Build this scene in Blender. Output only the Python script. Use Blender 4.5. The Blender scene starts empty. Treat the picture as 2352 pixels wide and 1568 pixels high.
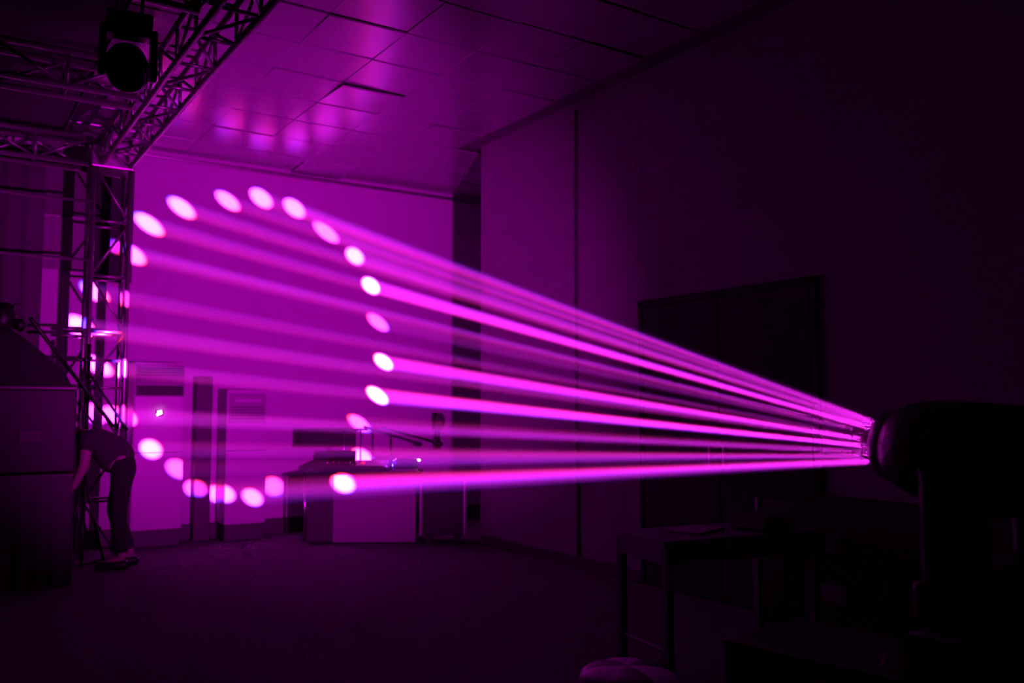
import bpy, bmesh, math, random
from mathutils import Vector, Matrix, Euler
R = math.radians
random.seed(7)
SC = bpy.context.scene
COL = SC.collection

# ------------------------------------------------------------------ camera, world, exposure
CAM_H = 1.4
F_PX = 2060.0
cam_d = bpy.data.cameras.new('camera')
cam_d.sensor_width = 36.0
cam_d.lens = F_PX / 2352.0 * 36.0
cam_d.clip_start = 0.05
cam_d.clip_end = 100
cam_d.dof.use_dof = True
cam_d.dof.focus_distance = 4.2
cam_d.dof.aperture_fstop = 2.0
cam = bpy.data.objects.new('camera', cam_d)
COL.objects.link(cam)
cam.location = (0, 0, CAM_H)
cam.rotation_euler = (R(90) + math.atan(153 / F_PX), 0, -R(33.3))
SC.camera = cam

world = bpy.data.worlds.new('world')
SC.world = world
world.use_nodes = True
world.node_tree.nodes['Background'].inputs['Color'].default_value = (0.5, 0.0, 0.5, 1)
world.node_tree.nodes['Background'].inputs['Strength'].default_value = 0.0012

SC.view_settings.view_transform = 'Standard'
SC.view_settings.look = 'None'
SC.view_settings.gamma = 1.0
SC.view_settings.use_curve_mapping = False
SC.view_settings.exposure = 0.0
SC.cycles.transparent_max_bounces = 128
SC.cycles.max_bounces = 4
SC.cycles.diffuse_bounces = 3
SC.cycles.glossy_bounces = 2
SC.cycles.volume_bounces = 0
SC.cycles.use_denoising = True
SC.cycles.sample_clamp_indirect = 4.0
SC.cycles.use_adaptive_sampling = True
SC.cycles.adaptive_threshold = 0.1
SC.cycles.adaptive_min_samples = 12

# ------------------------------------------------------------------ the moving head's lamp: one real light per beam
LENS = Vector((2.433, 1.651, 1.294))
RING = Vector((3.02, 10.0, 2.08))                     # centre of the circle the beams draw on the back wall
# x, z on the back wall; strength; half width along and across the streak (m on the wall)
BEAMS = [
    (1.795, 3.010, 0.45, .17, .095), (1.945, 3.350, 0.60, .20, .095), (2.275, 3.569, 0.55, .19, .095),
    (2.768, 3.709, 0.40, .18, .090), (3.145, 3.788, 0.50, .17, .105), (3.536, 3.720, 0.50, .17, .105),
    (3.930, 3.480, 0.30, .21, .090), (4.299, 3.229, 0.80, .15, .105), (4.514, 2.885, 1.90, .15, .100),
    (4.612, 2.443, 0.20, .19, .085), (4.693, 1.962, 2.10, .16, .090), (4.617, 1.553, 2.50, .18, .090),
    (4.383, 1.218, 0.25, .19, .085), (4.428, 0.803, 0.60, .18, .115), (3.910, 0.520, 1.30, .17, .125),
    (3.353, 0.520, 0.15, .15, .120), (3.031, 0.411, 0.35, .15, .100), (2.726, 0.465, 0.40, .14, .100),
    (2.480, 0.538, 0.20, .13, .100), (2.220, 0.756, 0.12, .16, .110), (1.940, 0.974, 0.40, .14, .110),
    (1.664, 1.320, 0.35, .16, .100), (1.480, 1.343, 0.25, .15, .110), (1.500, 1.832, 0.60, .18, .090),
    (1.310, 2.227, 0.70, .18, .110), (1.440, 2.590, 0.50, .18, .090), (1.609, 3.080, 0.30, .12, .080),
]
BEAM_W = 300000.0
WASH_FILL_W = 1000.0
BEAM_COLOR = (1.0, 0.022, 1.0)
LENS_SPREAD = 0.056


def beam_ends(x, z):
    tgt = Vector((x, 10.0, z))
    d = (tgt - RING)
    d = Vector((d.x, 0, d.z)).normalized()
    return LENS + d * LENS_SPREAD + Vector((0, 0.012, 0)), tgt


def beam_frame(p0, p1):
    """axes of a beam: along, streak direction (right and down), across"""
    zax = (p1 - p0).normalized()
    s = Vector((1.0, 0, -0.62))
    s = (s - zax * s.dot(zax)).normalized()
    return zax, s, zax.cross(s).normalized()


def add_light(name, kind, loc, power, color):
    d = bpy.data.lights.new(name, kind)
    d.energy = power
    d.color = color
    o = bpy.data.objects.new(name, d)
    o.location = loc
    COL.objects.link(o)
    return o


def fringe(d, v):
    d.use_nodes = True
    nt = d.node_tree
    em = [n for n in nt.nodes if n.type == 'EMISSION'][0]
    tc = nt.nodes.new('ShaderNodeTexCoord')
    dot = nt.nodes.new('ShaderNodeVectorMath')
    dot.operation = 'DOT_PRODUCT'
    dot.inputs[1].default_value = v
    nt.links.new(tc.outputs['Normal'], dot.inputs[0])
    comb = nt.nodes.new('ShaderNodeCombineColor')
    comb.inputs[1].default_value = 1.0
    for ch, sg in ((0, 1), (2, -1)):
        mr = nt.nodes.new('ShaderNodeMapRange')
        mr.interpolation_type = 'SMOOTHSTEP'
        mr.inputs['From Min'].default_value = -0.1 * sg
        mr.inputs['From Max'].default_value = 0.8 * sg
        mr.inputs['To Min'].default_value = 1.0
        mr.inputs['To Max'].default_value = 0.04
        nt.links.new(dot.outputs['Value'], mr.inputs['Value'])
        nt.links.new(mr.outputs['Result'], comb.inputs[ch])
    nt.links.new(comb.outputs[0], em.inputs['Color'])


for (bx, bz, k, ha, hb) in BEAMS:
    p0, p1 = beam_ends(bx, bz)
    L = (p1 - p0).length
    zax, s, t = beam_frame(p0, p1)
    sp = add_light('beam_lamp', 'SPOT', p0, BEAM_W * k, BEAM_COLOR)
    sp.data.spot_size = 2 * math.atan(ha * 1.0 / L)
    sp.data.spot_blend = 0.85
    sp.data.shadow_soft_size = 0.008
    m = Matrix((s, t, zax * -1)).transposed()           # a lamp shines along its local -Z
    if m.determinant() < 0:
        m = Matrix((s, t * -1, zax * -1)).transposed()
    # the lens bends blue a little more than red: blue rim outwards, red rim inwards
    out = Vector((p0.x - LENS.x, 0, p0.z - LENS.z)).normalized()
    ol = m.transposed() @ out
    v3 = Vector((ol.x / (ha / L), ol.y / (hb / L), 0))
    v3 = v3 / Vector((ol.x, ol.y, 0)).length
    fringe(sp.data, v3)
    sp.matrix_world = Matrix.Translation(p0) @ m.to_4x4() @ Matrix.Diagonal((1, hb / ha, 1, 1))

wash_fill = add_light('wash_fill_lamp', 'SPOT', LENS + Vector((0, 0.012, 0)), WASH_FILL_W, (1.0, 0.0, 1.0))  # added wide fill washing the walls, stands in for the haze's glow
wash_fill.data.spot_size = R(57)
wash_fill.data.spot_blend = 1.0
wash_fill.data.shadow_soft_size = 0.05
wash_fill.rotation_euler = (RING + Vector((0.15, 0, 0.75)) - LENS).to_track_quat('-Z', 'Y').to_euler()

# ------------------------------------------------------------------ helpers
MATS = {}


def mat(name, color, rough=0.6, metal=0.0, var=0.12, scale=6.0, bump=0.0, bscale=40.0, emit=None, spec=0.5, coat=0.0):
    if name in MATS:
        return MATS[name]
    m = bpy.data.materials.new(name)
    m.use_nodes = True
    nt = m.node_tree
    b = nt.nodes['Principled BSDF']
    b.inputs['Roughness'].default_value = rough
    b.inputs['Metallic'].default_value = metal
    b.inputs['Specular IOR Level'].default_value = spec
    b.inputs['Coat Weight'].default_value = coat
    tc = nt.nodes.new('ShaderNodeTexCoord')
    nz = nt.nodes.new('ShaderNodeTexNoise')
    nz.inputs['Scale'].default_value = scale
    nz.inputs['Detail'].default_value = 5
    nt.links.new(tc.outputs['Object'], nz.inputs['Vector'])
    mx = nt.nodes.new('ShaderNodeMix')
    mx.data_type = 'RGBA'
    mx.inputs[6].default_value = tuple(c * (1 - var) for c in color) + (1,)
    mx.inputs[7].default_value = tuple(min(1, c * (1 + var)) for c in color) + (1,)
    nt.links.new(nz.outputs['Fac'], mx.inputs[0])
    nt.links.new(mx.outputs[2], b.inputs['Base Color'])
    if bump > 0:
        n2 = nt.nodes.new('ShaderNodeTexNoise')
        n2.inputs['Scale'].default_value = bscale
        nt.links.new(tc.outputs['Object'], n2.inputs['Vector'])
        bp = nt.nodes.new('ShaderNodeBump')
        bp.inputs['Strength'].default_value = bump
        bp.inputs['Distance'].default_value = 0.01
        nt.links.new(n2.outputs['Fac'], bp.inputs['Height'])
        nt.links.new(bp.outputs['Normal'], b.inputs['Normal'])
    if emit:
        b.inputs['Emission Color'].default_value = emit[0] + (1,)
        b.inputs['Emission Strength'].default_value = emit[1]
    MATS[name] = m
    return m


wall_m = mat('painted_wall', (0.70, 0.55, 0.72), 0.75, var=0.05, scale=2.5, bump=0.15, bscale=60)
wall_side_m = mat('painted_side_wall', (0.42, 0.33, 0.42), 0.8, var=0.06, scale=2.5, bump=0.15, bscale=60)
tile_m = mat('glossy_ceiling_tile', (0.50, 0.38, 0.52), 0.24, metal=0.35, var=0.08, scale=3, bump=0.05, bscale=7)
floor_m = mat('dark_carpet', (0.10, 0.08, 0.10), 0.9, var=0.3, scale=8, bump=0.6, bscale=220)
skirt_m = mat('dark_skirting', (0.09, 0.07, 0.09), 0.5)
alu_m = mat('truss_aluminium', (0.42, 0.38, 0.42), 0.38, metal=0.9, var=0.15)
steel_m = mat('chrome_steel', (0.8, 0.7, 0.8), 0.25, metal=1.0, var=0.05)
black_m = mat('black_plastic', (0.012, 0.010, 0.012), 0.42, var=0.2)
gloss_m = mat('black_gloss', (0.02, 0.016, 0.02), 0.18, var=0.1)
case_m = mat('black_case_laminate', (0.016, 0.012, 0.016), 0.5, var=0.3, bump=0.12, bscale=320)
cloth_m = mat('black_drape', (0.030, 0.024, 0.030), 0.95, var=0.3)
pale_cloth_m = mat('grey_cloth', (0.16, 0.12, 0.16), 0.9, var=0.2)
ac_m = mat('white_ac_enamel', (0.72, 0.58, 0.74), 0.35, var=0.03)
grille_m = mat('dark_grille', (0.05, 0.04, 0.05), 0.5)
door_m = mat('dark_door', (0.05, 0.035, 0.05), 0.75, var=0.25, scale=3, spec=0.15)
desk_m = mat('white_desk_panel', (0.40, 0.30, 0.41), 0.3, var=0.04)
table_m = mat('grey_table_top', (0.22, 0.16, 0.22), 0.5, var=0.1)
skin_m = mat('skin', (0.45, 0.28, 0.30), 0.6, var=0.05)
shirt_m = mat('dark_shirt', (0.045, 0.03, 0.045), 0.9, var=0.2)
trouser_m = mat('dark_trousers', (0.02, 0.015, 0.02), 0.9, var=0.2)
hair_m = mat('dark_hair', (0.012, 0.01, 0.012), 0.7, var=0.2)
white_seat_m = mat('white_vinyl', (0.62, 0.45, 0.62), 0.45, var=0.04)
black_seat_m = mat('black_vinyl', (0.015, 0.012, 0.015), 0.45, var=0.1)
led_m = mat('white_led', (0.9, 0.9, 0.9), 0.4, emit=((1.0, 0.8, 1.0), 6.0))
red_led_m = mat('red_led', (0.8, 0.1, 0.1), 0.4, emit=((1.0, 0.02, 0.12), 0.8))
lens_m = mat('fixture_lens', (0.3, 0.1, 0.3), 0.05, var=0.0, coat=1.0)


def haze_material():
    m = bpy.data.materials.new('lit_haze')
    m.use_nodes = True
    nt = m.node_tree
    for n in list(nt.nodes):
        if n.type != 'OUTPUT_MATERIAL':
            nt.nodes.remove(n)
    out = [n for n in nt.nodes][0]
    v = nt.nodes.new('ShaderNodeVolumeScatter')
    v.inputs['Color'].default_value = (1, 1, 1, 1)
    v.inputs['Density'].default_value = 0.0036
    v.inputs['Anisotropy'].default_value = -0.55
    nt.links.new(v.outputs['Volume'], out.inputs['Volume'])
    return m


haze_m = haze_material()


class MB:
    def __init__(self):
        self.v, self.f = [], []

    def add(self, vs, fs):
        n = len(self.v)
        self.v += [tuple(x) for x in vs]
        self.f += [tuple(i + n for i in f) for f in fs]
        return self

    def box(self, c, s, rot=None, ch=0.0):
        """box of size s about c, its edges chamfered by ch"""
        hx, hy, hz = s[0] / 2, s[1] / 2, s[2] / 2
        ch = min(ch, hx * .9, hy * .9, hz * .9)
        if ch <= 0:
            vs = [Vector((x * hx, y * hy, z * hz)) for z in (-1, 1) for y in (-1, 1) for x in (-1, 1)]
            fs = [(0, 2, 3, 1), (4, 5, 7, 6), (0, 1, 5, 4), (2, 6, 7, 3), (0, 4, 6, 2), (1, 3, 7, 5)]
        else:
            bm = bmesh.new()
            bmesh.ops.create_cube(bm, size=1.0)
            for v in bm.verts:
                v.co = Vector((v.co.x * s[0], v.co.y * s[1], v.co.z * s[2]))
            bmesh.ops.bevel(bm, geom=list(bm.edges), offset=ch, segments=2, affect='EDGES', profile=0.6)
            bm.verts.index_update()
            vs = [v.co.copy() for v in bm.verts]
            fs = [tuple(v.index for v in f.verts) for f in bm.faces]
            bm.free()
        if rot is not None:
            M = Euler(rot).to_matrix()
            vs = [M @ v for v in vs]
        return self.add([v + Vector(c) for v in vs], fs)

    def tube(self, p0, p1, r, n=8, r1=None):
        p0, p1 = Vector(p0), Vector(p1)
        r1 = r if r1 is None else r1
        z = (p1 - p0).normalized()
        a = z.orthogonal().normalized()
        b = z.cross(a)
        vs = []
        for p, rr in ((p0, r), (p1, r1)):
            for i in range(n):
                t = 2 * math.pi * i / n
                vs.append(p + a * math.cos(t) * rr + b * math.sin(t) * rr)
        fs = [(i, (i + 1) % n, n + (i + 1) % n, n + i) for i in range(n)]
        fs += [tuple(reversed(range(n))), tuple(range(n, 2 * n))]
        return self.add(vs, fs)

    def lathe(self, prof, o=(0, 0, 0), axis=(0, 0, 1), n=24, up=None, sq=(1, 1)):
        """profile of (radius, height) turned about axis; sq scales the two cross axes"""
        z = Vector(axis).normalized()
        a = (Vector(up) - z * Vector(up).dot(z)).normalized() if up else z.orthogonal().normalized()
        b = z.cross(a)
        o = Vector(o)
        vs, fs = [], []
        for r, h in prof:
            for i in range(n):
                t = 2 * math.pi * i / n
                vs.append(o + z * h + a * math.cos(t) * r * sq[0] + b * math.sin(t) * r * sq[1])
        for k in range(len(prof) - 1):
            for i in range(n):
                j = (i + 1) % n
                fs.append((k * n + i, k * n + j, (k + 1) * n + j, (k + 1) * n + i))
        fs.append(tuple(reversed(range(n))))
        fs.append(tuple(range((len(prof) - 1) * n, len(prof) * n)))
        return self.add(vs, fs)

    def path(self, pts, r, n=8):
        for a, b in zip(pts[:-1], pts[1:]):
            self.tube(a, b, r, n)
        return self

    def build(self, name, m, parent=None, smooth=False, loc=None):
        me = bpy.data.meshes.new(name)
        me.from_pydata(self.v, [], self.f)
        me.materials.append(m)
        bm = bmesh.new()
        bm.from_mesh(me)
        bmesh.ops.recalc_face_normals(bm, faces=list(bm.faces))
        bm.to_mesh(me)
        bm.free()
        if smooth:
            for p in me.polygons:
                p.use_smooth = True
        o = bpy.data.objects.new(name, me)
        COL.objects.link(o)
        if parent:
            o.parent = parent
        if loc is not None:
            o.location = loc
        return o


def tag(o, label=None, cat=None, group=None, kind=None):
    if label: o['label'] = label
    if cat:
        o['category'] = cat
        o['kind'] = kind or 'thing'
    if group: o['group'] = group
    if kind: o['kind'] = kind
    return o


def thing(name, label, cat, loc=(0, 0, 0), rz=0.0, group=None):
    o = bpy.data.objects.new(name, None)
    o.empty_display_size = 0.1
    o.location = loc
    o.rotation_euler = (0, 0, rz)
    COL.objects.link(o)
    return tag(o, label, cat, group)


def struct(o):
    o['kind'] = 'structure'
    return o


def dup(src, parent, loc, rot=(0, 0, 0)):
    o = src.copy()
    COL.objects.link(o)
    o.parent = parent
    o.location = loc
    o.rotation_euler = rot
    return o


def copy_tree(o, parent=None):
    c = o.copy()
    COL.objects.link(c)
    if parent: c.parent = parent
    for ch in list(o.children):
        copy_tree(ch, c)
    return c


# ------------------------------------------------------------------ room shell
CEIL = 4.13
XR = 4.9
struct(MB().box((1.5, 4.5, -0.05), (10.2, 13.0, 0.1)).build('floor', floor_m))
wb = struct(MB().box((2.35, 10.06, CEIL / 2 + .1), (8.5, 0.12, CEIL + .2)).build('wall_back', wall_m))
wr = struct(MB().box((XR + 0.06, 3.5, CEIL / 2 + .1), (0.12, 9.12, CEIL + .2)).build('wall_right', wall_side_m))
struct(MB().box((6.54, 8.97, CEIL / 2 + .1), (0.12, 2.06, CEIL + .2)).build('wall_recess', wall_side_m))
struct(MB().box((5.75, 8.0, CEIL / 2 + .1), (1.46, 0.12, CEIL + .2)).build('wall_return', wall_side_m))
ceil = struct(MB().box((2.35, 4.5, CEIL + 0.09), (8.5, 11.2, 0.06)).build('ceiling', mat('dark_soffit', (.13, .10, .13), .8)))
# ceiling tiles, 0.6 m grid with its joints at x = 2.88 + 0.6 k, y = 10 - 0.6 k
tile_src = MB().box((0, 0, 0), (0.597, 0.578, 0.014), ch=0.004)
tile0 = None
for j in range(17):
    for i in range(-7, 6):
        cx, cy = 2.88 + 0.6 * i + 0.3, 10 - 0.6 * j - 0.3
        if cx > XR and cy < 8.0:
            continue
        if cx > 6.4 or cx < 1.0:
            continue
        w = 1.0
        if cx < XR < cx + 0.3 and cy < 8.0:
            w = (XR - (cx - 0.294)) / 0.588
            cx = (XR + cx - 0.294) / 2
        if tile0 is None:
            t = tile0 = tile_src.build('ceiling_tile', tile_m, ceil)
        else:
            t = tile0.copy()
            COL.objects.link(t)
        tz = random.uniform(-.004, .004)
        rx, ry = random.gauss(0, .006), random.gauss(0, .006)
        if (i, j) == (0, 4):
            rx, tz = 0.05, -0.012                     # the tile that has dropped along one edge
        if (i, j) == (1, 0):
            rx, tz = -0.05, -0.015
        t.location = (cx, cy, CEIL + 0.035 + tz)
        t.rotation_euler = (rx, ry, 0)
        t.scale = (w, 1, 1)
struct(MB().box((2.35, 9.985, 0.085), (8.4, 0.03, 0.17), ch=0.005).build('baseboard_back', skirt_m))
struct(MB().box((4.885, 6.75, 0.05), (0.03, 2.45, 0.10), ch=0.005).build('baseboard_right', skirt_m))
struct(MB().box((4.892, 6.39, 2.07), (0.02, 0.028, 4.1), ch=0.004).build('trim_1', skirt_m))
struct(MB().box((2.35, 9.975, 4.09), (8.4, 0.05, 0.03), ch=0.004).build('trim_2', alu_m))

# double door in the right wall
d1 = bpy.data.objects.new('door_1', None); COL.objects.link(d1); struct(d1)
d1.location = (4.9, 4.66, 0)
fr = MB()
fr.box((-.01, -.85, 1.13), (.045, .05, 2.26), ch=.006).box((-.01, .85, 1.13), (.045, .05, 2.26), ch=.006).box((-.01, 0, 2.245), (.045, 1.75, .05), ch=.006)
fr.build('door_frame', door_m, d1)
for s in (-1, 1):
    leaf = MB().box((-.012, s * .412, 1.11), (.035, .81, 2.2), ch=.005)
    lf = leaf.build('door_leaf', door_m, d1)
    MB().box((-.05, s * .07, 1.05), (.03, .03, .16), ch=.006).build('door_handle', steel_m, lf)

# ------------------------------------------------------------------ trusses
def box_truss(name, label, p0, p1, w, step, cat='truss', group=None, r=0.024, brace_faces=(1, 3), rung_faces=(0, 1, 2, 3)):
    """square truss from p0 to p1; faces: 0 = -v, 1 = +u, 2 = +v, 3 = -u"""
    p0, p1 = Vector(p0), Vector(p1)
    root = thing(name, label, cat, p0, 0, group)
    ax = p1 - p0
    L = ax.length
    ax.normalize()
    up = Vector((0, 0, 1)) if abs(ax.z) < .9 else Vector((0, 1, 0))
    u = ax.cross(up).normalized()
    v = u.cross(ax).normalized()
    h = w / 2
    cs = [(-h, -h), (h, -h), (h, h), (-h, h)]
    for a, b in cs:
        o = u * a + v * b
        MB().tube(o, o + ax * L, r, 10).build('chord', alu_m, root, True)
    n = max(1, int(round(L / step)))
    st = L / n
    rung_src, brace_src = {}, {}
    for k in range(4):
        a, b = cs[k], cs[(k + 1) % 4]
        A, B = u * a[0] + v * a[1], u * b[0] + v * b[1]
        if k in rung_faces:
            for i in range(n + 1):
                if k not in rung_src:
                    rung_src[k] = MB().tube(A, B, r * .55, 8).build('rung', alu_m, root, True)
                else:
                    dup(rung_src[k], root, ax * (st * i))
        if k in brace_faces:
            for i in range(n):
                key = (k, i % 2)
                if key not in brace_src:
                    q0, q1 = (A, B + ax * st) if i % 2 == 0 else (B, A + ax * st)
                    brace_src[key] = MB().tube(q0, q1, r * .5, 8).build('brace', alu_m, root, True)
                    brace_src[key].location = ax * (st * i)
                else:
                    dup(brace_src[key], root, ax * (st * i))
    return root


TW = 0.25
TZ = 3.70 + TW / 2
TX = 1.455
box_truss('lighting_truss', 'long silver box truss running overhead towards the camera beside the lit ceiling',
          (TX, 9.1, TZ), (TX, 3.1, TZ), TW, 0.5, brace_faces=(0, 1, 3))
post = box_truss('truss_tower', 'upright silver truss tower standing in front of the back wall, lit by magenta dots',
                 (1.43, 9.25, 0.02), (1.43, 9.25, 3.68), 0.32, 0.5, brace_faces=(0, 1, 3))
MB().box((0, 0, 3.75), (.38, .38, .2), ch=.01).build('corner_block', alu_m, post)
MB().box((0, 0, 0.0), (.6, .6, .03), ch=.005).build('base_plate', skirt_m, post)
tag(MB().box((1.60, 9.965, 3.36), (.36, .05, 1.32), ch=.008).build('backdrop_panel', door_m), 'dark upright panel fixed to the back wall behind the top of the truss tower', 'panel')
cross = []
for yy, lab in ((9.28, 'dark cross truss farthest back, joining the top of the truss tower'),
                (7.1, 'dark cross truss in the middle of the overhead rig, no lamp on it'),
                (5.1, 'dark cross truss nearest the camera, carrying the round hanging stage lamps')):
    cross.append(box_truss('cross_truss', lab, (TX - .2, yy, TZ), (-1.6, yy, TZ), TW, 0.5, group='cross trusses of the overhead rig', brace_faces=(1, 3)))
for z0, z1, al, lab in ((3.34, 4.08, .17, 'upper grey panel added to darken the back wall between the drape and the truss tower'),
                        (2.79, 3.32, .30, 'lower, paler grey panel added to darken the back wall between the drape and the truss tower')):  # panels added to darken this stretch of wall, upper one darker
    tag(MB().box((1.165, 9.975, (z0 + z1) / 2), (.49, .03, z1 - z0), ch=.005).build('backdrop_panel', mat('darkening_panel_%d' % int(al * 100), (al, al * .78, al), .8)),
        lab, 'panel', 'grey panels added to darken the wall left of the tower')
# horizontal pipes fixed between the drape and the tower
for z, x0, x1, lab in ((3.32, -.9, 1.25, 'upper thin pipe running from the tower to the left in front of the drape'),
                       (2.77, -.9, 1.25, 'lower thin pipe running from the tower to the left in front of the drape'),
                       (2.12, .95, 1.25, 'short magenta lit double pipe clamped to the left side of the tower'),
                       (1.84, 1.02, 1.55, 'short brightly lit pipe across the tower under the double pipe')):
    m = MB().tube((x0, 9.05, z), (x1, 9.05, z), .014, 8)
    if z == 2.12:
        m.tube((x0, 9.05, z - .06), (x1, 9.05, z - .06), .014, 8)
    tag(m.build('pipe', alu_m, smooth=True), lab, 'pipe')

# black drape hanging left of the tower
def pleated(x0, x1, y, z0, z1, amp=.035, wl=.17, n=90, nz=8):
    vs, fs = [], []
    for k in range(nz + 1):
        for i in range(n + 1):
            x = x0 + (x1 - x0) * i / n
            z = z0 + (z1 - z0) * k / nz
            a = amp * (1 - .35 * k / nz)
            vs.append((x, y + a * math.sin(2 * math.pi * x / wl + .4 * math.sin(3 * x)), z))
    for k in range(nz):
        for i in range(n):
            a = k * (n + 1) + i
            fs.append((a, a + 1, a + n + 2, a + n + 1))
    return MB().add(vs, fs)


cur = pleated(-1.6, .93, 9.75, 0.02, 3.95).build('drape', mat('plum_drape', (.13, .09, .13), .95, var=.2), smooth=True)
cur.modifiers.new('thick', 'SOLIDIFY').thickness = .006
tag(cur, 'dark pleated drape hanging on the back wall left of the truss tower', 'curtain')

# ------------------------------------------------------------------ standing air conditioners
def ac_unit(label, x, w, h, grille, led):
    r = thing('air_conditioner', label, 'air conditioner', (x, 9.80, 0))
    MB().box((0, 0, .085), (w * .96, .28, .17), ch=.01).build('plinth', skirt_m, r)
    MB().box((0, 0, .17 + (h - .17) / 2), (w, .32, h - .17), ch=.018).build('body', ac_m, r)
    if grille:
        zt = h - .03
        b = MB().box((0, -.165, zt - .16), (w * .94, .012, .33), ch=.003).build('air_outlet', mat('ac_outlet_grey', (.30, .24, .31), .5), r)
        for k in range(4):
            MB().box((0, -.176, zt - .035 - .022 * k), (w * .9, .012, .012), rot=(.5, 0, 0)).build('louvre', grille_m, b)
        for k in range(4):
            MB().box((0, -.176, zt - .225 - .024 * k), (w * .9, .012, .016), rot=(.5, 0, 0)).build('louvre', grille_m, b)
    else:
        b = MB().box((0, -.165, h - .20), (w * .9, .012, .32), ch=.003).build('air_outlet', mat('ac_outlet_grey2', (.42, .33, .43), .5), r)
        MB().box((0, -.178, h - .12), (w * .66, .02, .035), ch=.008).build('louvre', ac_m, b)
        for k in range(5):
            MB().box((0, -.174, h - .19 - .03 * k), (w * .8, .01, .008)).build('louvre', grille_m, b)
    MB().box((0, -.163, .95), (w * .95, .006, .008)).build('panel_joint', grille_m, r)
    if led:
        MB().box((.0, -.163, h - .52), (.075, .008, .06), ch=.003).build('display', gloss_m, r)
        d = MB()
        for (a, b2) in ((-.012, .012), (.012, .016), (.0, -.006), (-.02, -.016), (.014, -.002)):
            d.lathe([(.011, 0), (.011, .006)], (a, -.170, h - .52 + b2), (0, -1, 0), 12)
        d.build('display_digits', led_m, r)
    return r


ac_unit('tall white standing air conditioner with dark outlet grille and lit white display', 2.03, .50, 1.87, True, True)
ac_unit('shorter white standing air conditioner with closed outlet, right of the taller one', 2.93, .44, 1.60, False, False)
tag(MB().box((2.53, 9.9, .87), (.17, .12, 1.74), ch=.01).build('cupboard_post', skirt_m),
    'dark narrow upright cabinet standing between the two air conditioners', 'cabinet')

# ------------------------------------------------------------------ control desk in front of the back wall
DK = thing('control_desk', 'white-fronted control desk standing before the back wall, struck by a light spot', 'desk', (3.95, 8.72, 0), R(-31))
MB().box((.05, .2, .36), (.86, .42, .70), ch=.008).build('front_panel', desk_m, DK)
MB().box((-.08, .2, .725), (1.22, .52, .03), ch=.006).build('desk_top', black_m, DK)
MB().box((-.52, .2, .36), (.26, .40, .69), ch=.006).build('side_cabinet', skirt_m, DK)
MB().tube((-.665, -.03, .02), (-.665, -.03, .70), .014, 10).build('leg', steel_m, DK, True)
MB().tube((-.665, .42, .02), (-.665, .42, .70), .014, 10).build('leg', steel_m, DK, True)


def dk(x, y, z):
    c, s = math.cos(R(-31)), math.sin(R(-31))
    return Vector((3.95 + x * c - y * s, 8.72 + x * s + y * c, z))


con = thing('lighting_console', 'black lighting console lying on top of the white control desk', 'console', dk(-.18, .17, .74), R(-31))
MB().box((0, 0, .045), (.72, .34, .07), rot=(.12, 0, 0), ch=.008).build('console_body', black_m, con)
MB().box((-.16, .15, .13), (.30, .02, .15), rot=(-.3, 0, 0), ch=.004).build('console_screen', gloss_m, con)
fd0 = None
for i in range(8):
    x = -.28 + .06 * i
    if fd0 is None:
        fd0 = MB().box((0, 0, 0), (.014, .022, .014), ch=.003).build('fader', steel_m, con)
        fd0.location = (x, -.08, .085)
    else:
        dup(fd0, con, (x, -.08 + random.uniform(-.02, .05), .087))
MB().box((.10, -.14, .085), (.045, .02, .02), ch=.004).build('button', red_led_m, con)
# goose neck lamp
gn = thing('gooseneck_lamp', 'small gooseneck lamp with a white bead of light on the right of the desk', 'lamp', dk(.22, .15, .74), R(-31))
pts = []
for i in range(13):
    t = i / 12
    pts.append(Vector((.0 + .27 * t, 0, .10 + .05 * math.sin(t * math.pi * .9))))
MB().path([Vector((0, 0, .0)), Vector((0, 0, .10))] + pts, .006, 8).build('neck', steel_m, gn, True)
MB().lathe([(.008, 0), (.012, .01), (.010, .024), (.003, .03)], pts[-1] + Vector((0, -.004, -.004)), (.8, -.5, -.2), 12).build('lamp_bead', led_m, gn, True)
# monitors on chrome posts behind the console
mon = thing('monitor_stand', 'dark flat monitor on two bright thin posts standing on the control desk', 'monitor', dk(-.22, .34, .74), R(-31))
for x in (-.105, .075):
    MB().tube((x, 0, 0), (x, 0, .42), .009, 10).build('post', steel_m, mon, True)
MB().box((-.26, .04, .34), (.56, .03, .20), ch=.006).build('screen', mat('monitor_black', (.05, .035, .05), .5), mon)
MB().box((0.0, .0, .43), (.30, .06, .025), ch=.006).build('crossbar', black_m, mon)
mic = thing('boom_arm', 'dark slanting boom arm reaching right above the control desk', 'stand', dk(.18, .36, .74), R(-31))
MB().tube((0, 0, 0), (0, 0, .40), .010, 8).build('upright', black_m, mic, True)
MB().tube((-.10, 0, .45), (.48, .0, .29), .014, 8).build('boom', black_m, mic, True)
MB().lathe([(.02, 0), (.03, .03), (.03, .09), (.012, .11)], (.46, 0, .285), (1, 0, -.2), 12).build('counterweight', black_m, mic, True)
# small laptop lit by the spot
lp = thing('laptop', 'small open laptop on the desk top right of the console', 'laptop', dk(.36, .10, .74), R(-31))
MB().box((0, 0, .01), (.26, .19, .018), ch=.004).build('laptop_base', steel_m, lp)
MB().box((0, .11, .06), (.26, .012, .12), rot=(-.25, 0, 0), ch=.003).build('laptop_lid', black_m, lp)

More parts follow.
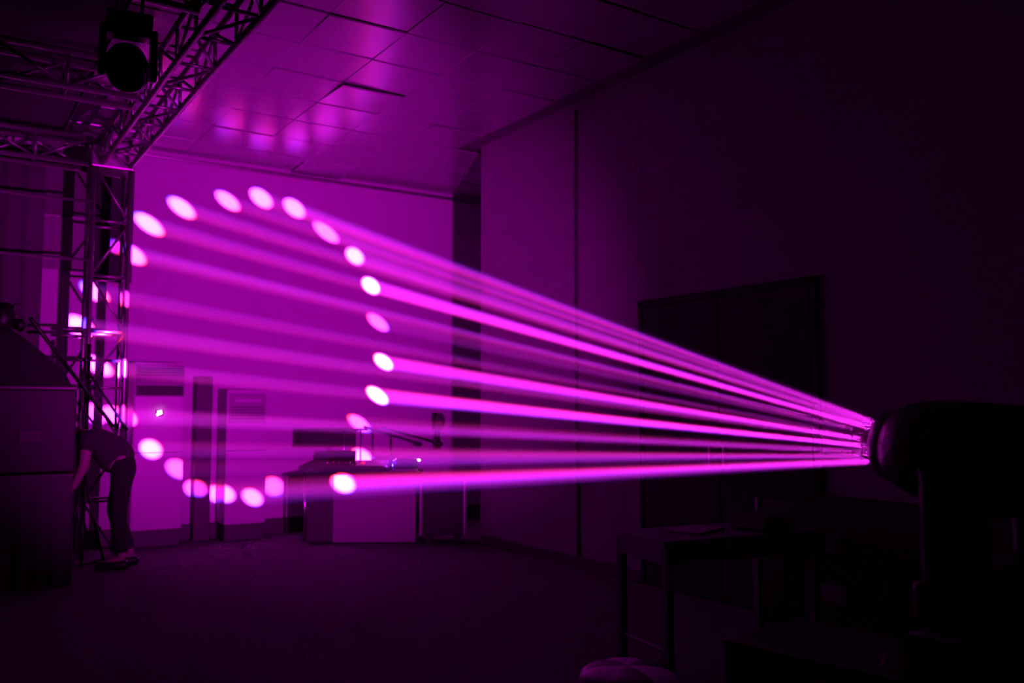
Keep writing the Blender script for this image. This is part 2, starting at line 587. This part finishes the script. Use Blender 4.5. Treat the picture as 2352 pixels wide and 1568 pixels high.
# flight case right of the desk
def flight_case(label, loc, size, rz=0.0, lid=.28, m=None, group=None):
    r = thing('flight_case', label, 'case', loc, rz, group)
    m = m or case_m
    x, y, z = size
    wz = .09
    MB().box((0, 0, wz + z * (1 - lid) / 2), (x, y, z * (1 - lid) - .004), ch=.006).build('case_body', m, r)
    MB().box((0, 0, wz + z * (1 - lid / 2)), (x, y, z * lid - .004), ch=.006).build('case_lid', m, r)
    e = None
    for sx in (-1, 1):
        for sy in (-1, 1):
            MB().box((sx * (x / 2 - .004), sy * (y / 2 - .004), wz + z / 2), (.024, .024, z), ch=.004).build('corner_strip', alu_m if m is case_m else steel_m, r)
            w = MB().lathe([(.03, -.014), (.034, -.008), (.034, .008), (.03, .014)], (sx * (x / 2 - .08), sy * (y / 2 - .08), .035), (0, 1, 0), 16)
            w.box((sx * (x / 2 - .08), sy * (y / 2 - .08), .078), (.07, .06, .02), ch=.003)
            w.build('caster', black_m, r)
    MB().box((-x / 2 - .006, 0, wz + z * (1 - lid)), (.014, .10, .10), ch=.004).build('latch', alu_m, r)
    MB().box((-x / 2 - .006, 0, wz + z * .35), (.014, .16, .10), ch=.004).build('handle', alu_m, r)
    return r


flight_case('dark flight case on casters right of the white control desk by the wall end', (4.66, 8.42, 0), (.46, .42, .60), R(-31))
# small wall bracket on the far wall
hb = thing('wall_fan', 'small dark curved fan hanging on the back wall right of the desk', 'fan', (5.40, 9.86, 1.03))
MB().box((-.0, .09, .2), (.10, .04, .22), ch=.01).build('mount', black_m, hb)
MB().lathe([(.02, -.05), (.10, -.03), (.11, 0), (.10, .04), (.03, .06)], (-.0, 0, .20), (.75, -.66, 0), 20, sq=(1, 1)).build('fan_head', mat('fan_plastic', (.10, .07, .10), .5), hb, True)
MB().tube((0, .06, .15), (0, .06, -.14), .03, 12, r1=.045).build('fan_neck', black_m, hb, True)
# ------------------------------------------------------------------ table, stool, cases on the right
T = [Vector((3.278, 3.926, 0)), Vector((3.196, 3.45, 0)), Vector((4.209, 3.30, 0)), Vector((4.30, 3.80, 0))]
tc_ = sum(T, Vector()) / 4
tb = thing('work_table', 'grey topped work table with slim legs in front of the dark double door', 'table', (tc_.x, tc_.y, 0))
P_ = [p - tc_ for p in T]
mb = MB()
mb.add([(p.x, p.y, z) for z in (.69, .72) for p in P_], [(0, 1, 2, 3), (4, 5, 6, 7), (0, 1, 5, 4), (1, 2, 6, 5), (2, 3, 7, 6), (3, 0, 4, 7)])
mb.build('table_top', table_m, tb)
for a in range(4):
    p, q = P_[a] * .97, P_[(a + 1) % 4] * .97
    MB().box(((p.x + q.x) / 2, (p.y + q.y) / 2, .645), ((p - q).length, .02, .09), rot=(0, 0, math.atan2((q - p).y, (q - p).x))).build('apron', table_m, tb)
    MB().box((p.x * .98, p.y * .98, .345), (.045, .045, .69), ch=.004).build('leg', table_m, tb)
MB().tube((P_[0].x * .95, P_[0].y * .95, .16), (P_[1].x * .95, P_[1].y * .95, .16), .012, 8).build('stretcher', table_m, tb)
bx = thing('open_carton', 'open cardboard carton with flaps up, lying on the work table', 'box', (4.02, 3.55, .72), R(20))
ctn = mat('carton_card', (.17, .12, .16), .9)
MB().box((0, 0, .04), (.26, .20, .08), ch=.003).build('carton_body', mat('carton_dark', (.04, .03, .04), .9), bx)
MB().box((-.16, 0, .06), (.10, .20, .005), rot=(0, -.9, 0)).build('flap', ctn, bx)
MB().box((0, -.135, .05), (.26, .09, .005), rot=(.8, 0, 0)).build('flap', ctn, bx)
tag(MB().box((3.62, 3.66, .727), (.30, .21, .012), rot=(0, 0, .3), ch=.002).build('folded_cloth', mat('pale_paper', (.4, .3, .4), .9)),
    'flat pale folded cloth lying on the left half of the work table', 'cloth')
for k, (yy, lab) in enumerate(((3.3, 'long black flight case against the right wall, next to the door'),
                               (2.1, 'long black flight case against the right wall, nearest the camera'))):
    flight_case(lab, (4.60, yy, 0), (.50, 1.12, .76), 0, group='black flight cases along the right wall')
# low dark trunk between the table and the fixture
flight_case('low black road trunk left of the tall case, a pale tag on it', (2.95, 2.15, 0), (.52, .8, .42), R(8))
tag(MB().box((2.80, 1.93, .535), (.05, .016, .05), rot=(.3, .5, .4), ch=.003).build('luggage_tag', mat('tag_paper', (.7, .55, .7), .8)),
    'tiny pale tag sticking up from the low black road trunk', 'tag')

# stool with six wedge panels, white and black in turn
st = thing('round_stool', 'round padded stool with alternating black and white wedge panels, near the bottom edge', 'stool', (2.205, 2.583, 0), R(0))
RS = .178
for k in range(6):
    a0 = R(58 - 33.3 + 60 * k)
    vs, fs = [], []
    nr, na = 8, 10
    for i in range(nr + 1):
        q = i / nr
        rr = RS * math.sin(q * math.pi / 2) ** .8
        zz = .405 + .055 * math.cos(q * math.pi / 2) ** .7
        for j in range(na + 1):
            t = a0 + R(60) * j / na
            edge = min(j, na - j) / na
            vs.append((rr * math.cos(t), rr * math.sin(t), zz + .004 * min(1, edge * 5) * min(1, q * 3)))
    for j in range(na + 1):
        t = a0 + R(60) * j / na
        vs.append((RS * .97 * math.cos(t), RS * .97 * math.sin(t), .35))
    for i in range(nr + 1):
        for j in range(na):
            a = i * (na + 1) + j
            fs.append((a, a + 1, a + na + 2, a + na + 1))
    MB().add(vs, fs).build('cushion_panel', white_seat_m if k % 2 == 0 else black_seat_m, st, True)
MB().lathe([(.16, .33), (.16, .352)], n=24).build('seat_plate', black_m, st)
MB().tube((0, 0, .05), (0, 0, .34), .025, 14).build('column', steel_m, st, True)
for k in range(5):
    a = R(72 * k)
    MB().tube((0, 0, .07), (.2 * math.cos(a), .2 * math.sin(a), .035), .014, 8).build('leg', black_m, st, True)

# ------------------------------------------------------------------ moving head stage lights
def moving_head(label, loc, rz=0.0, tilt=0.0, hang=False, sc=1.0, group=None, base_h=.12, name='moving_head_light', ay=0.0, fat=1.0):
    """built with the base on z = 0, head axis along +Y at z = .45; the pivot is that axis"""
    r = thing(name, label, 'stage light', loc, rz, group)
    r.scale = (sc, sc, sc)
    if hang:
        r.rotation_euler = (math.pi, 0, rz)
    bz = MB().box((0, ay, base_h / 2), (.36, .30, base_h), ch=.02).build('base', black_m, r)
    MB().box((0, ay - .152, base_h / 2), (.16, .006, .06), ch=.002).build('control_display', gloss_m, bz)
    y = MB().box((0, ay, base_h + .03), (.40, .18, .06), ch=.02).build('yoke_bridge', black_m, r)
    for s in (-1, 1):
        prof = MB()
        prof.box((s * .20, ay, base_h + .17), (.055, .17, .36), ch=.02)
        prof.lathe([(.08, -.028), (.085, -.02), (.085, .02), (.08, .028)], (s * .20, ay, .45), (1, 0, 0), 28)
        prof.build('yoke_arm', black_m, r)
    h = bpy.data.objects.new('head', None)
    COL.objects.link(h)
    h.parent = r
    h.location = (0, 0, .45)
    h.rotation_euler = (tilt, 0, 0)
    h.scale = (fat, fat, fat)
    MB().lathe([(.02, -.27), (.09, -.265), (.125, -.24), (.140, -.19), (.145, -.05), (.145, .08), (.140, .13), (.128, .175), (.112, .205)],
               (0, 0, 0), (0, 1, 0), 40, up=(0, 0, 1), sq=(1.0, 1.0)).build('head_shell', black_m, h, True)
    bzr = MB()
    n = 40
    prof = [(.112, .204), (.108, .232), (.094, .256), (.084, .262), (.078, .254), (.076, .225)]
    vs, fs = [], []
    for rr, hh in prof:
        for i in range(n):
            t = 2 * math.pi * i / n
            vs.append((rr * math.cos(t), hh, rr * math.sin(t)))
    for k in range(len(prof) - 1):
        for i in range(n):
            j = (i + 1) % n
            fs.append((k * n + i, k * n + j, (k + 1) * n + j, (k + 1) * n + i))
    bzr.add(vs, fs).build('lens_bezel', mat('bezel_grey', (.10, .08, .11), .32), h, True)
    MB().lathe([(.076, .222), (.076, .226), (.06, .236), (.03, .243), (.004, .245)], (0, 0, 0), (0, 1, 0), 32, up=(0, 0, 1)).build('lens', lens_m, h, True)
    for k in range(7):
        MB().box((0, -.20 + .03 * k, .146), (.12, .012, .006), ch=.002).build('cooling_fin', black_m, h)
    return r


# the one that throws the beams, on its flight case
axis = (RING - LENS).normalized()
yaw = math.atan2(-axis.x, axis.y)
pit = math.asin(axis.z)
pivot = LENS - axis * .262
main = moving_head('large black moving head stage light throwing the magenta beams, on a case at right',
                   (pivot.x, pivot.y, pivot.z - .45), yaw, pit, ay=-.09)
bc = thing('tall_case', 'tall black road case carrying the beam-throwing stage light at the right edge', 'case', (pivot.x + .06, pivot.y - .22, 0), 0)
hh = pivot.z - .45
MB().box((0, 0, .05 + (hh - .05) / 2), (.62, .52, hh - .05), ch=.012).build('case_body', case_m, bc)
for sx in (-1, 1):
    for sy in (-1, 1):
        MB().box((sx * .305, sy * .255, hh / 2 + .02), (.02, .02, hh - .06), ch=.004).build('corner_strip', mat('dull_alu', (.06, .05, .06), .5, metal=.8), bc)
        MB().tube((sx * .26, sy * .21, 0), (sx * .26, sy * .21, .05), .03, 12).build('foot', black_m, bc)

# hanging fixtures on the nearest cross truss
def hang_light(label, x, y, rz, tilt, sc):
    top = 3.52
    r = moving_head(label, (x, y, top), rz, tilt, hang=True, sc=sc, fat=1.18, group='moving heads hanging from the rig')
    for s in (-1, 1):
        MB().box((s * .10, 0, -.13), (.03, .05, .26), ch=.006).build('clamp', alu_m, r)
    return r


hang_light('round black moving head hanging under the rig left of the long truss', .86, 5.1, R(-6), R(34), .64)
hang_light('black moving head hanging at the extreme left edge, mostly cut off', -.16, 5.1, R(8), R(40), .64)

# ------------------------------------------------------------------ left foreground: stacked dark equipment
lc = thing('black_road_case', 'broad black road case on a skirted riser at the left edge', 'case', (.42, 8.2, .88), 0)
MB().box((0, 0, .34), (1.26, .40, .66), ch=.015).build('case_body', case_m, lc)
MB().box((0, 0, .68), (1.27, .41, .03), ch=.008).build('case_lid', mat('case_lid_grey', (.10, .075, .10), .35), lc)
for s in (-1, 1):
    MB().box((s * .3, -.205, .30), (.16, .014, .10), ch=.004).build('handle', grille_m, lc)
rs = thing('skirted_riser', 'grey cloth skirted riser under the broad black road case at left', 'riser', (.42, 8.2, 0), 0)
MB().box((0, 0, .865), (1.24, .46, .03), ch=.004).build('riser_deck', skirt_m, rs)
sk = []
for (a, b) in (((-.61, -.23), (.61, -.23)), ((.61, -.23), (.61, .23))):
    vs, fs = [], []
    n = 50
    for k in range(7):
        for i in range(n + 1):
            t = i / n
            x, y = a[0] + (b[0] - a[0]) * t, a[1] + (b[1] - a[1]) * t
            o = .015 * math.sin(t * 60) * (1 - k / 8) - .02 * (1 - k / 6)
            nx, ny = (0, 1) if a[1] == b[1] else (-1, 0)
            vs.append((x + nx * o, y + ny * o, .01 + .84 * k / 6))
    for k in range(6):
        for i in range(n):
            q = k * (n + 1) + i
            fs.append((q, q + 1, q + n + 2, q + n + 1))
    MB().add(vs, fs).build('skirt', pale_cloth_m, rs, True)
# heap under a black cover with a lamp head on top
hp = thing('covered_equipment', 'black covered heap of equipment with a lumpy lamp on top, on the road case', 'equipment', (.40, 8.2, 1.575), 0)
vs, fs = [], []
nx, ny = 26, 12
for j in range(ny + 1):
    for i in range(nx + 1):
        x, y = -.62 + 1.24 * i / nx, -.19 + .38 * j / ny
        u = (x - .12) / .55
        e = max(0, 1 - (y / .19) ** 2) ** .35
        h = (.46 - .10 * max(0, -u) - .42 * max(0, u) ** 1.3) * e * min(1, (x + .62) / .05 + .01) * min(1, (.62 - x) / .05 + .01)
        h += .012 * math.sin(9 * x + 5 * y) * e
        vs.append((x, y, max(0, h)))
for j in range(ny):
    for i in range(nx):
        q = j * (nx + 1) + i
        fs.append((q, q + 1, q + nx + 2, q + nx + 1))
MB().add(vs, fs).build('cover', cloth_m, hp, True)
MB().lathe([(.04, 0), (.085, .03), (.10, .10), (.095, .18), (.06, .24), (.02, .25)], (.10, 0, .42), (.15, 0, 1), 22, sq=(1, .9)).build('lamp_head', black_m, hp, True)
MB().box((.20, -.02, .62), (.05, .06, .09), rot=(0, .3, 0), ch=.01).build('lamp_handle', black_m, hp)
MB().lathe([(.03, 0), (.05, .03), (.045, .08), (.01, .10)], (.22, 0, .45), (.4, 0, 1), 14).build('knob', black_m, hp, True)

# crank stand with crossed legs in front of the tower
cs = thing('tripod_stand', 'thin black tripod lighting stand with crossed braces beside the truss tower', 'stand', (1.255, 8.9, 0))
MB().tube((0, 0, .3), (0, 0, 1.98), .016, 10).build('mast', black_m, cs, True)
MB().tube((.0, 0, 1.72), (.36, .1, 1.20), .012, 8).build('brace', black_m, cs, True)
MB().lathe([(.03, -.05), (.035, 0), (.03, .05)], (0, 0, 1.53), (0, 0, 1), 14).build('collar', black_m, cs, True)
for k in range(3):
    a = R(20 + 120 * k)
    MB().tube((0, 0, .75), (.20 * math.cos(a), .20 * math.sin(a), .01), .013, 8).build('leg', black_m, cs, True)
lp2 = MB().tube((.70, 8.05, 2.11), (1.50, 9.06, 1.235), .018, 10)
tag(lp2.build('leaning_pole', black_m, smooth=True), 'long thin black pole slanting down from the covered heap to the stooping person', 'pole')

# ------------------------------------------------------------------ stooping person beside the tower
def skin_body(name, verts, edges, radii, m, parent, sub=2, root=0):
    me = bpy.data.meshes.new(name)
    me.from_pydata(verts, edges, [])
    o = bpy.data.objects.new(name, me)
    COL.objects.link(o)
    o.modifiers.new('skin', 'SKIN')
    for i, r in enumerate(radii):
        rr = r if isinstance(r, tuple) else (r, r)
        me.skin_vertices[0].data[i].radius = rr
        me.skin_vertices[0].data[i].use_root = (i == root)
    s = o.modifiers.new('sub', 'SUBSURF')
    s.levels = s.render_levels = sub
    dg = bpy.context.evaluated_depsgraph_get()
    me2 = bpy.data.meshes.new_from_object(o.evaluated_get(dg))
    bpy.data.objects.remove(o)
    me2.name = name
    me2.materials.clear()
    me2.materials.append(m)
    for p in me2.polygons:
        p.use_smooth = True
        p.material_index = 0
    q = bpy.data.objects.new(name, me2)
    COL.objects.link(q)
    q.parent = parent
    return q


# local frame: x to the right, y away; the person faces -x and bends forward
pr = thing('person', 'person in dark clothes stooping forward beside the truss tower, one bare arm hanging', 'person', (1.50, 8.62, 0), R(-16))
BV = [(0.02, 0, .90), (-.06, 0, 1.02), (-.17, 0, 1.13), (-.27, 0, 1.17), (-.35, 0, 1.17),   # pelvis, waist, chest, neck, head base
      (-.25, -.16, 1.13), (-.27, -.19, .90), (-.36, -.17, .70),                              # near arm
      (-.25, .16, 1.13), (-.30, .19, .90), (-.40, .16, .72),                                 # far arm
      (.03, -.09, .84), (.0, -.10, .48), (.05, -.10, .09), (-.11, -.11, .045),               # near leg
      (.03, .09, .84), (-.05, .11, .48), (.10, .12, .09), (-.05, .12, .045)]                 # far leg
BE = [(0, 1), (1, 2), (2, 3), (3, 4), (2, 5), (5, 6), (6, 7), (2, 8), (8, 9), (9, 10),
      (0, 11), (11, 12), (12, 13), (13, 14), (0, 15), (15, 16), (16, 17), (17, 18)]
BR = [.125, (.12, .14), (.13, .16), .06, .055, .06, .042, .028, .06, .042, .028, .085, .062, .042, .035, .085, .062, .042, .035]
body = skin_body('body', BV, BE, BR, skin_m, pr)
# clothing
SV = [(.03, 0, .85), (-.06, 0, 1.02), (-.17, 0, 1.125), (-.25, -.16, 1.125), (-.25, .16, 1.125), (-.25, 0, 1.16), (-.262, -.178, 1.0), (-.276, .178, 1.0)]
skin_body('shirt', SV, [(0, 1), (1, 2), (2, 3), (2, 4), (2, 5), (3, 6), (4, 7)],
          [(.166, .178), (.152, .170), (.155, .185), .088, .088, .092, .072, .072], shirt_m, pr)
TV = [(-.01, 0, .99), (.02, 0, .90), BV[11], BV[12], (.045, -.10, .12), BV[15], BV[16], (.09, .12, .12)]
skin_body('trousers', TV, [(0, 1), (1, 2), (2, 3), (3, 4), (1, 5), (5, 6), (6, 7)], [.132, .142, .104, .080, .064, .104, .080, .064], trouser_m, pr)
# head and hair, turned down
hd = MB()
NS, NR = 20, 14
vs, fs = [], []
for i in range(NR + 1):
    ph = math.pi * i / NR
    for j in range(NS):
        th = 2 * math.pi * j / NS
        x, y, z = math.sin(ph) * math.cos(th), math.sin(ph) * math.sin(th), math.cos(ph)
        face = max(0, -x)
        px, py, pz = x * .095, y * .074 * (1 - .25 * max(0, -z)), z * .118
        if face > .9 and abs(z + .1) < .25: px -= .022 * (1 - abs(z + .1) / .25)      # nose
        if face > .7 and abs(z - .18) < .12 and abs(abs(y) - .35) < .2: px += .008     # eye sockets
        if face > .8 and abs(z + .48) < .08: px -= .006                                # lips
        vs.append((px, py, pz))
for i in range(NR):
    for j in range(NS):
        a, b = i * NS + j, i * NS + (j + 1) % NS
        fs.append((a, b, b + NS, a + NS))
hd.add(vs, fs)
hd.box((.005, .078, -.005), (.03, .014, .05), ch=.005).box((.005, -.078, -.005), (.03, .014, .05), ch=.005)
H = hd.build('face', skin_m, pr, True)
H.location = (-.43, 0, 1.145)
H.rotation_euler = (0, R(-50), 0)
hr = MB()
hv = [(v[0] * 1.09 + .008, v[1] * 1.10, v[2] * 1.08 + .006) for v in vs]
hf = [f for f in fs if sum(hv[k][2] for k in f) / 4 > .03 or sum(hv[k][0] for k in f) / 4 > .03]
hr.add(hv, hf)
hairo = hr.build('hair', hair_m, pr, True)
hairo.location = H.location
hairo.rotation_euler = H.rotation_euler
hairo.modifiers.new('s', 'SOLIDIFY').thickness = .006
for s, wr_ in ((-1, BV[7]), (1, BV[10])):
    hm = MB()
    hm.box((0, 0, -.045), (.028, .075, .085), ch=.012)
    for k, ln in enumerate((.062, .072, .068, .052)):
        y = -.028 + .019 * k
        hm.tube((0, y, -.085), (-.008, y, -.085 - ln * .55), .0085, 8, .008)
        hm.tube((-.008, y, -.085 - ln * .55), (-.026, y, -.085 - ln), .008, 8, .006)
    hm.tube((-.006, -.034, -.03), (-.022, -.056, -.07), .011, 8, .009)
    hm.tube((-.022, -.056, -.07), (-.030, -.056, -.10), .009, 8, .007)
    hmo = hm.build('hand', skin_m, pr, True)
    hmo.location = wr_
    hmo.rotation_euler = (0, R(18), 0)
for yy, xx in ((-.105, -.03), (.12, .03)):
    MB().box((xx, yy, .04), (.27, .095, .075), ch=.03).build('shoe', black_m, pr, True)

# ------------------------------------------------------------------ the beams: haze inside each beam, lit by the lamps above
fan = thing('beam_fan', 'fan of magenta light beams spreading from the stage light to the back wall', 'light beam', LENS)
END = {14: 8.50, 13: 9.4, 21: 9.1, 22: 9.0, 23: 9.05, 24: 9.0, 25: 9.0, 26: 9.0}
for bi, (bx, bz, k, ha, hb_) in enumerate(BEAMS):
    p0, p1 = beam_ends(bx, bz)
    L = (p1 - p0).length
    zax, s, t = beam_frame(p0, p1)
    n = 14
    vs, fs = [], []
    f1 = 0.993
    g = 1.18
    for q, fr_ in ((0, .001), (1, .5), (2, f1)):
        c = p0 + (p1 - p0) * fr_ - LENS
        ra = (.011 + ha * fr_) * g
        rb = (.011 + hb_ * fr_) * g
        for i in range(n):
            th = 2 * math.pi * i / n
            vs.append(c + s * ra * math.cos(th) + t * rb * math.sin(th))
    for q in range(2):
        for i in range(n):
            j = (i + 1) % n
            fs.append((q * n + i, q * n + j, (q + 1) * n + j, (q + 1) * n + i))
    fs += [tuple(reversed(range(n))), tuple(range(2 * n, 3 * n))]
    MB().add(vs, fs).build('light_beam', haze_m, fan)
